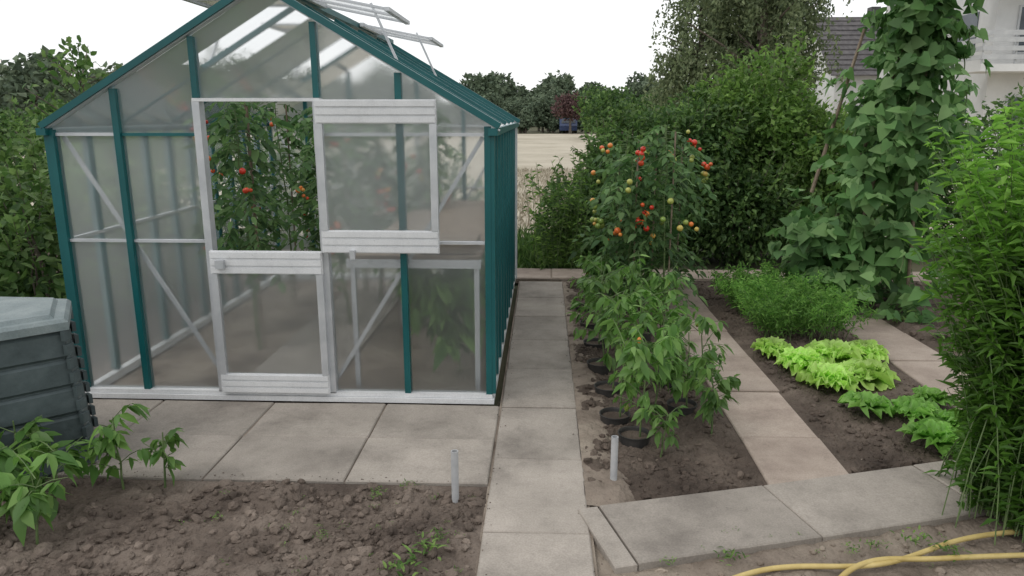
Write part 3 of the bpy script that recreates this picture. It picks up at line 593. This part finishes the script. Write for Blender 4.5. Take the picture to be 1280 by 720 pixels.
# houses
M_wall=surf('white_render',(.58,.58,.57),(.70,.70,.69),1.2,.8,.1,20);M_glass=surf('window_glass',(.03,.04,.05),(.09,.11,.13),1,.1,0)
M_roof=surf('dark_roof_tiles',(.07,.065,.068),(.14,.13,.13),4,.8,.5,25);M_rail=surf('railing',(.42,.43,.44),(.54,.55,.55),4,.5,0);M_dark=surf('dark_trim',(.05,.05,.05),(.09,.09,.09),4,.6,0)
WH=empty('white_house');W_=MB();G_=MB();B_=MB()
hx,hy=14.2,YM(21)
W_.box(hx,hx+10,hy,hy+8,-.1,8.4)
for fl in range(3):
    z=.9+fl*2.75
    for wx in(.7,3.2,5.7,8.0):
        G_.box(hx+wx,hx+wx+1.2,hy-.03,hy+.02,z,z+1.35)
        B_.box(hx+wx-.06,hx+wx,hy-.06,hy-.001,z-.06,z+1.41);B_.box(hx+wx+1.2,hx+wx+1.26,hy-.06,hy-.001,z-.06,z+1.41);B_.box(hx+wx,hx+wx+1.2,hy-.06,hy-.001,z+1.35,z+1.41);B_.box(hx+wx,hx+wx+1.2,hy-.1,hy-.001,z-.06,z);B_.box(hx+wx+.58,hx+wx+.62,hy-.055,hy-.031,z,z+1.35)
    for wy in(1,4): G_.box(hx-.03,hx+.02,hy+wy,hy+wy+1.2,z,z+1.35)
for z in(3.0,5.75):
    W_.box(hx-1.0,hx+5,hy-1.3,hy-.002,z,z+.22)
    for zz in(.35,.6,.85,1.05): B_.box(hx-1.0,hx+5,hy-1.3,hy-1.26,z+zz,z+zz+.14);B_.box(hx-1.0,hx-.96,hy-1.255,hy-.01,z+zz,z+zz+.14)
    for xx in np.linspace(0,5.9,7): B_.box(hx-.98+xx,hx-.94+xx,hy-1.25,hy-1.2,z+.22,z+1.2)
W_.build('walls',M_wall,WH);G_.build('windows',M_glass,WH);B_.build('balcony_railing',M_rail,WH)
Rf=MB();Rf.add([(hx-.5,hy-.6,8.4),(hx+10.5,hy-.6,8.4),(hx+10.5,hy+8.6,8.4),(hx-.5,hy+8.6,8.4),(hx-.5,hy+4,11),(hx+10.5,hy+4,11)],[[0,1,5,4],[2,3,4,5]]);Rf.add([(hx,hy,8.4),(hx,hy+8,8.4),(hx,hy+4,10.9)],[[0,1,2]]);Rf.build('roof',M_roof,WH)
def house(name,x0,x1,y0,y1,ez,rzz,roofm,antenna=True):
    d_=y1-y0;y0=YM(y0);y1=y0+d_
    E=empty(name);a=MB();a.box(x0,x1,y0,y1,-.1,ez);ym=(y0+y1)/2
    a.add([(x0,y0,ez),(x0,y1,ez),(x0,ym,rzz-.1),(x1,y0,ez),(x1,y1,ez),(x1,ym,rzz-.1)],[[0,1,2],[3,5,4]]);a.build('walls',M_wall,E)
    r=MB();o=.4;sl=(rzz-ez)/(ym-y0)
    r.add([(x0-o,y0-o,ez-o*sl),(x1+o,y0-o,ez-o*sl),(x1+o,ym,rzz),(x0-o,ym,rzz),(x1+o,y1+o,ez-o*sl),(x0-o,y1+o,ez-o*sl)],[[0,1,2,3],[3,2,4,5]])
    n=12
    for k in range(n):
        f=k/n;yy=y0-o+(ym-y0+o)*f;zz=ez-o*sl+(rzz-ez+o*sl)*f;r.beam((x0-o,yy,zz+.03),(x1+o,yy,zz+.03),.05,.05,(0,0,1))
    r.build('roof',roofm,E)
    g=MB()
    for xx in np.arange(x0+1,x1-1,2.2):
        for z in np.arange(1,ez-1.4,2.6): g.box(xx,xx+1.1,y0-.03,y0+.02,z,z+1.2)
    g.build('windows',M_glass,E)
    c=MB();c.box(x1-1.8,x1-1.1,ym-.4,ym+.4,rzz-.8,rzz+.8);c.box(x0+3,x0+3.5,ym-.3,ym+.3,rzz-.6,rzz+.5)
    if antenna: c.box(x1-2.6,x1-2.55,ym,ym+.05,rzz,rzz+1.6);c.box(x1-3,x1-2.1,ym,ym+.04,rzz+1.3,rzz+1.34);c.box(x1-2.9,x1-2.2,ym,ym+.04,rzz+1.0,rzz+1.04)
    c.build('chimneys',M_dark,E)
house('grey_roof_house',15.2,21.8,34,42,4.0,7.1,M_roof)
CAR=empty('parked_car');c=MB();g=MB();wz=-.05
prof=[(0,.3),(0,.75),(.25,.95),(.7,1.42),(2.3,1.45),(3.1,.98),(4.1,.85),(4.2,.35)]
cx,cy=2.4,73.5
V=[(cx-.85,cy+p[0],wz+p[1]) for p in prof]+[(cx+.85,cy+p[0],wz+p[1]) for p in prof];k=8
c.add(V,[[i,(i+1)%k,k+(i+1)%k,k+i] for i in range(k)]);c.add(V[:k],[list(range(k))]);c.add(V[k:],[list(range(k))[::-1]]);c.build('body',surf('blue_car_paint',(.02,.04,.12),(.03,.06,.16),3,.25,0),CAR)
g.add([(cx-.7,cy+.27,wz+1.0),(cx+.7,cy+.27,wz+1.0),(cx+.62,cy+.63,wz+1.39),(cx-.62,cy+.63,wz+1.39)],[[0,1,2,3]]);g.build('rear_window',M_glass,CAR)
wh=MB()
for sx in(-.86,.7):
    for yy in(.8,3.3): wh.tube([(cx+sx,cy+yy,wz+.32),(cx+sx+.16,cy+yy,wz+.32)],.32,.32,14,0)
wh.build('wheels',M_pot,CAR)
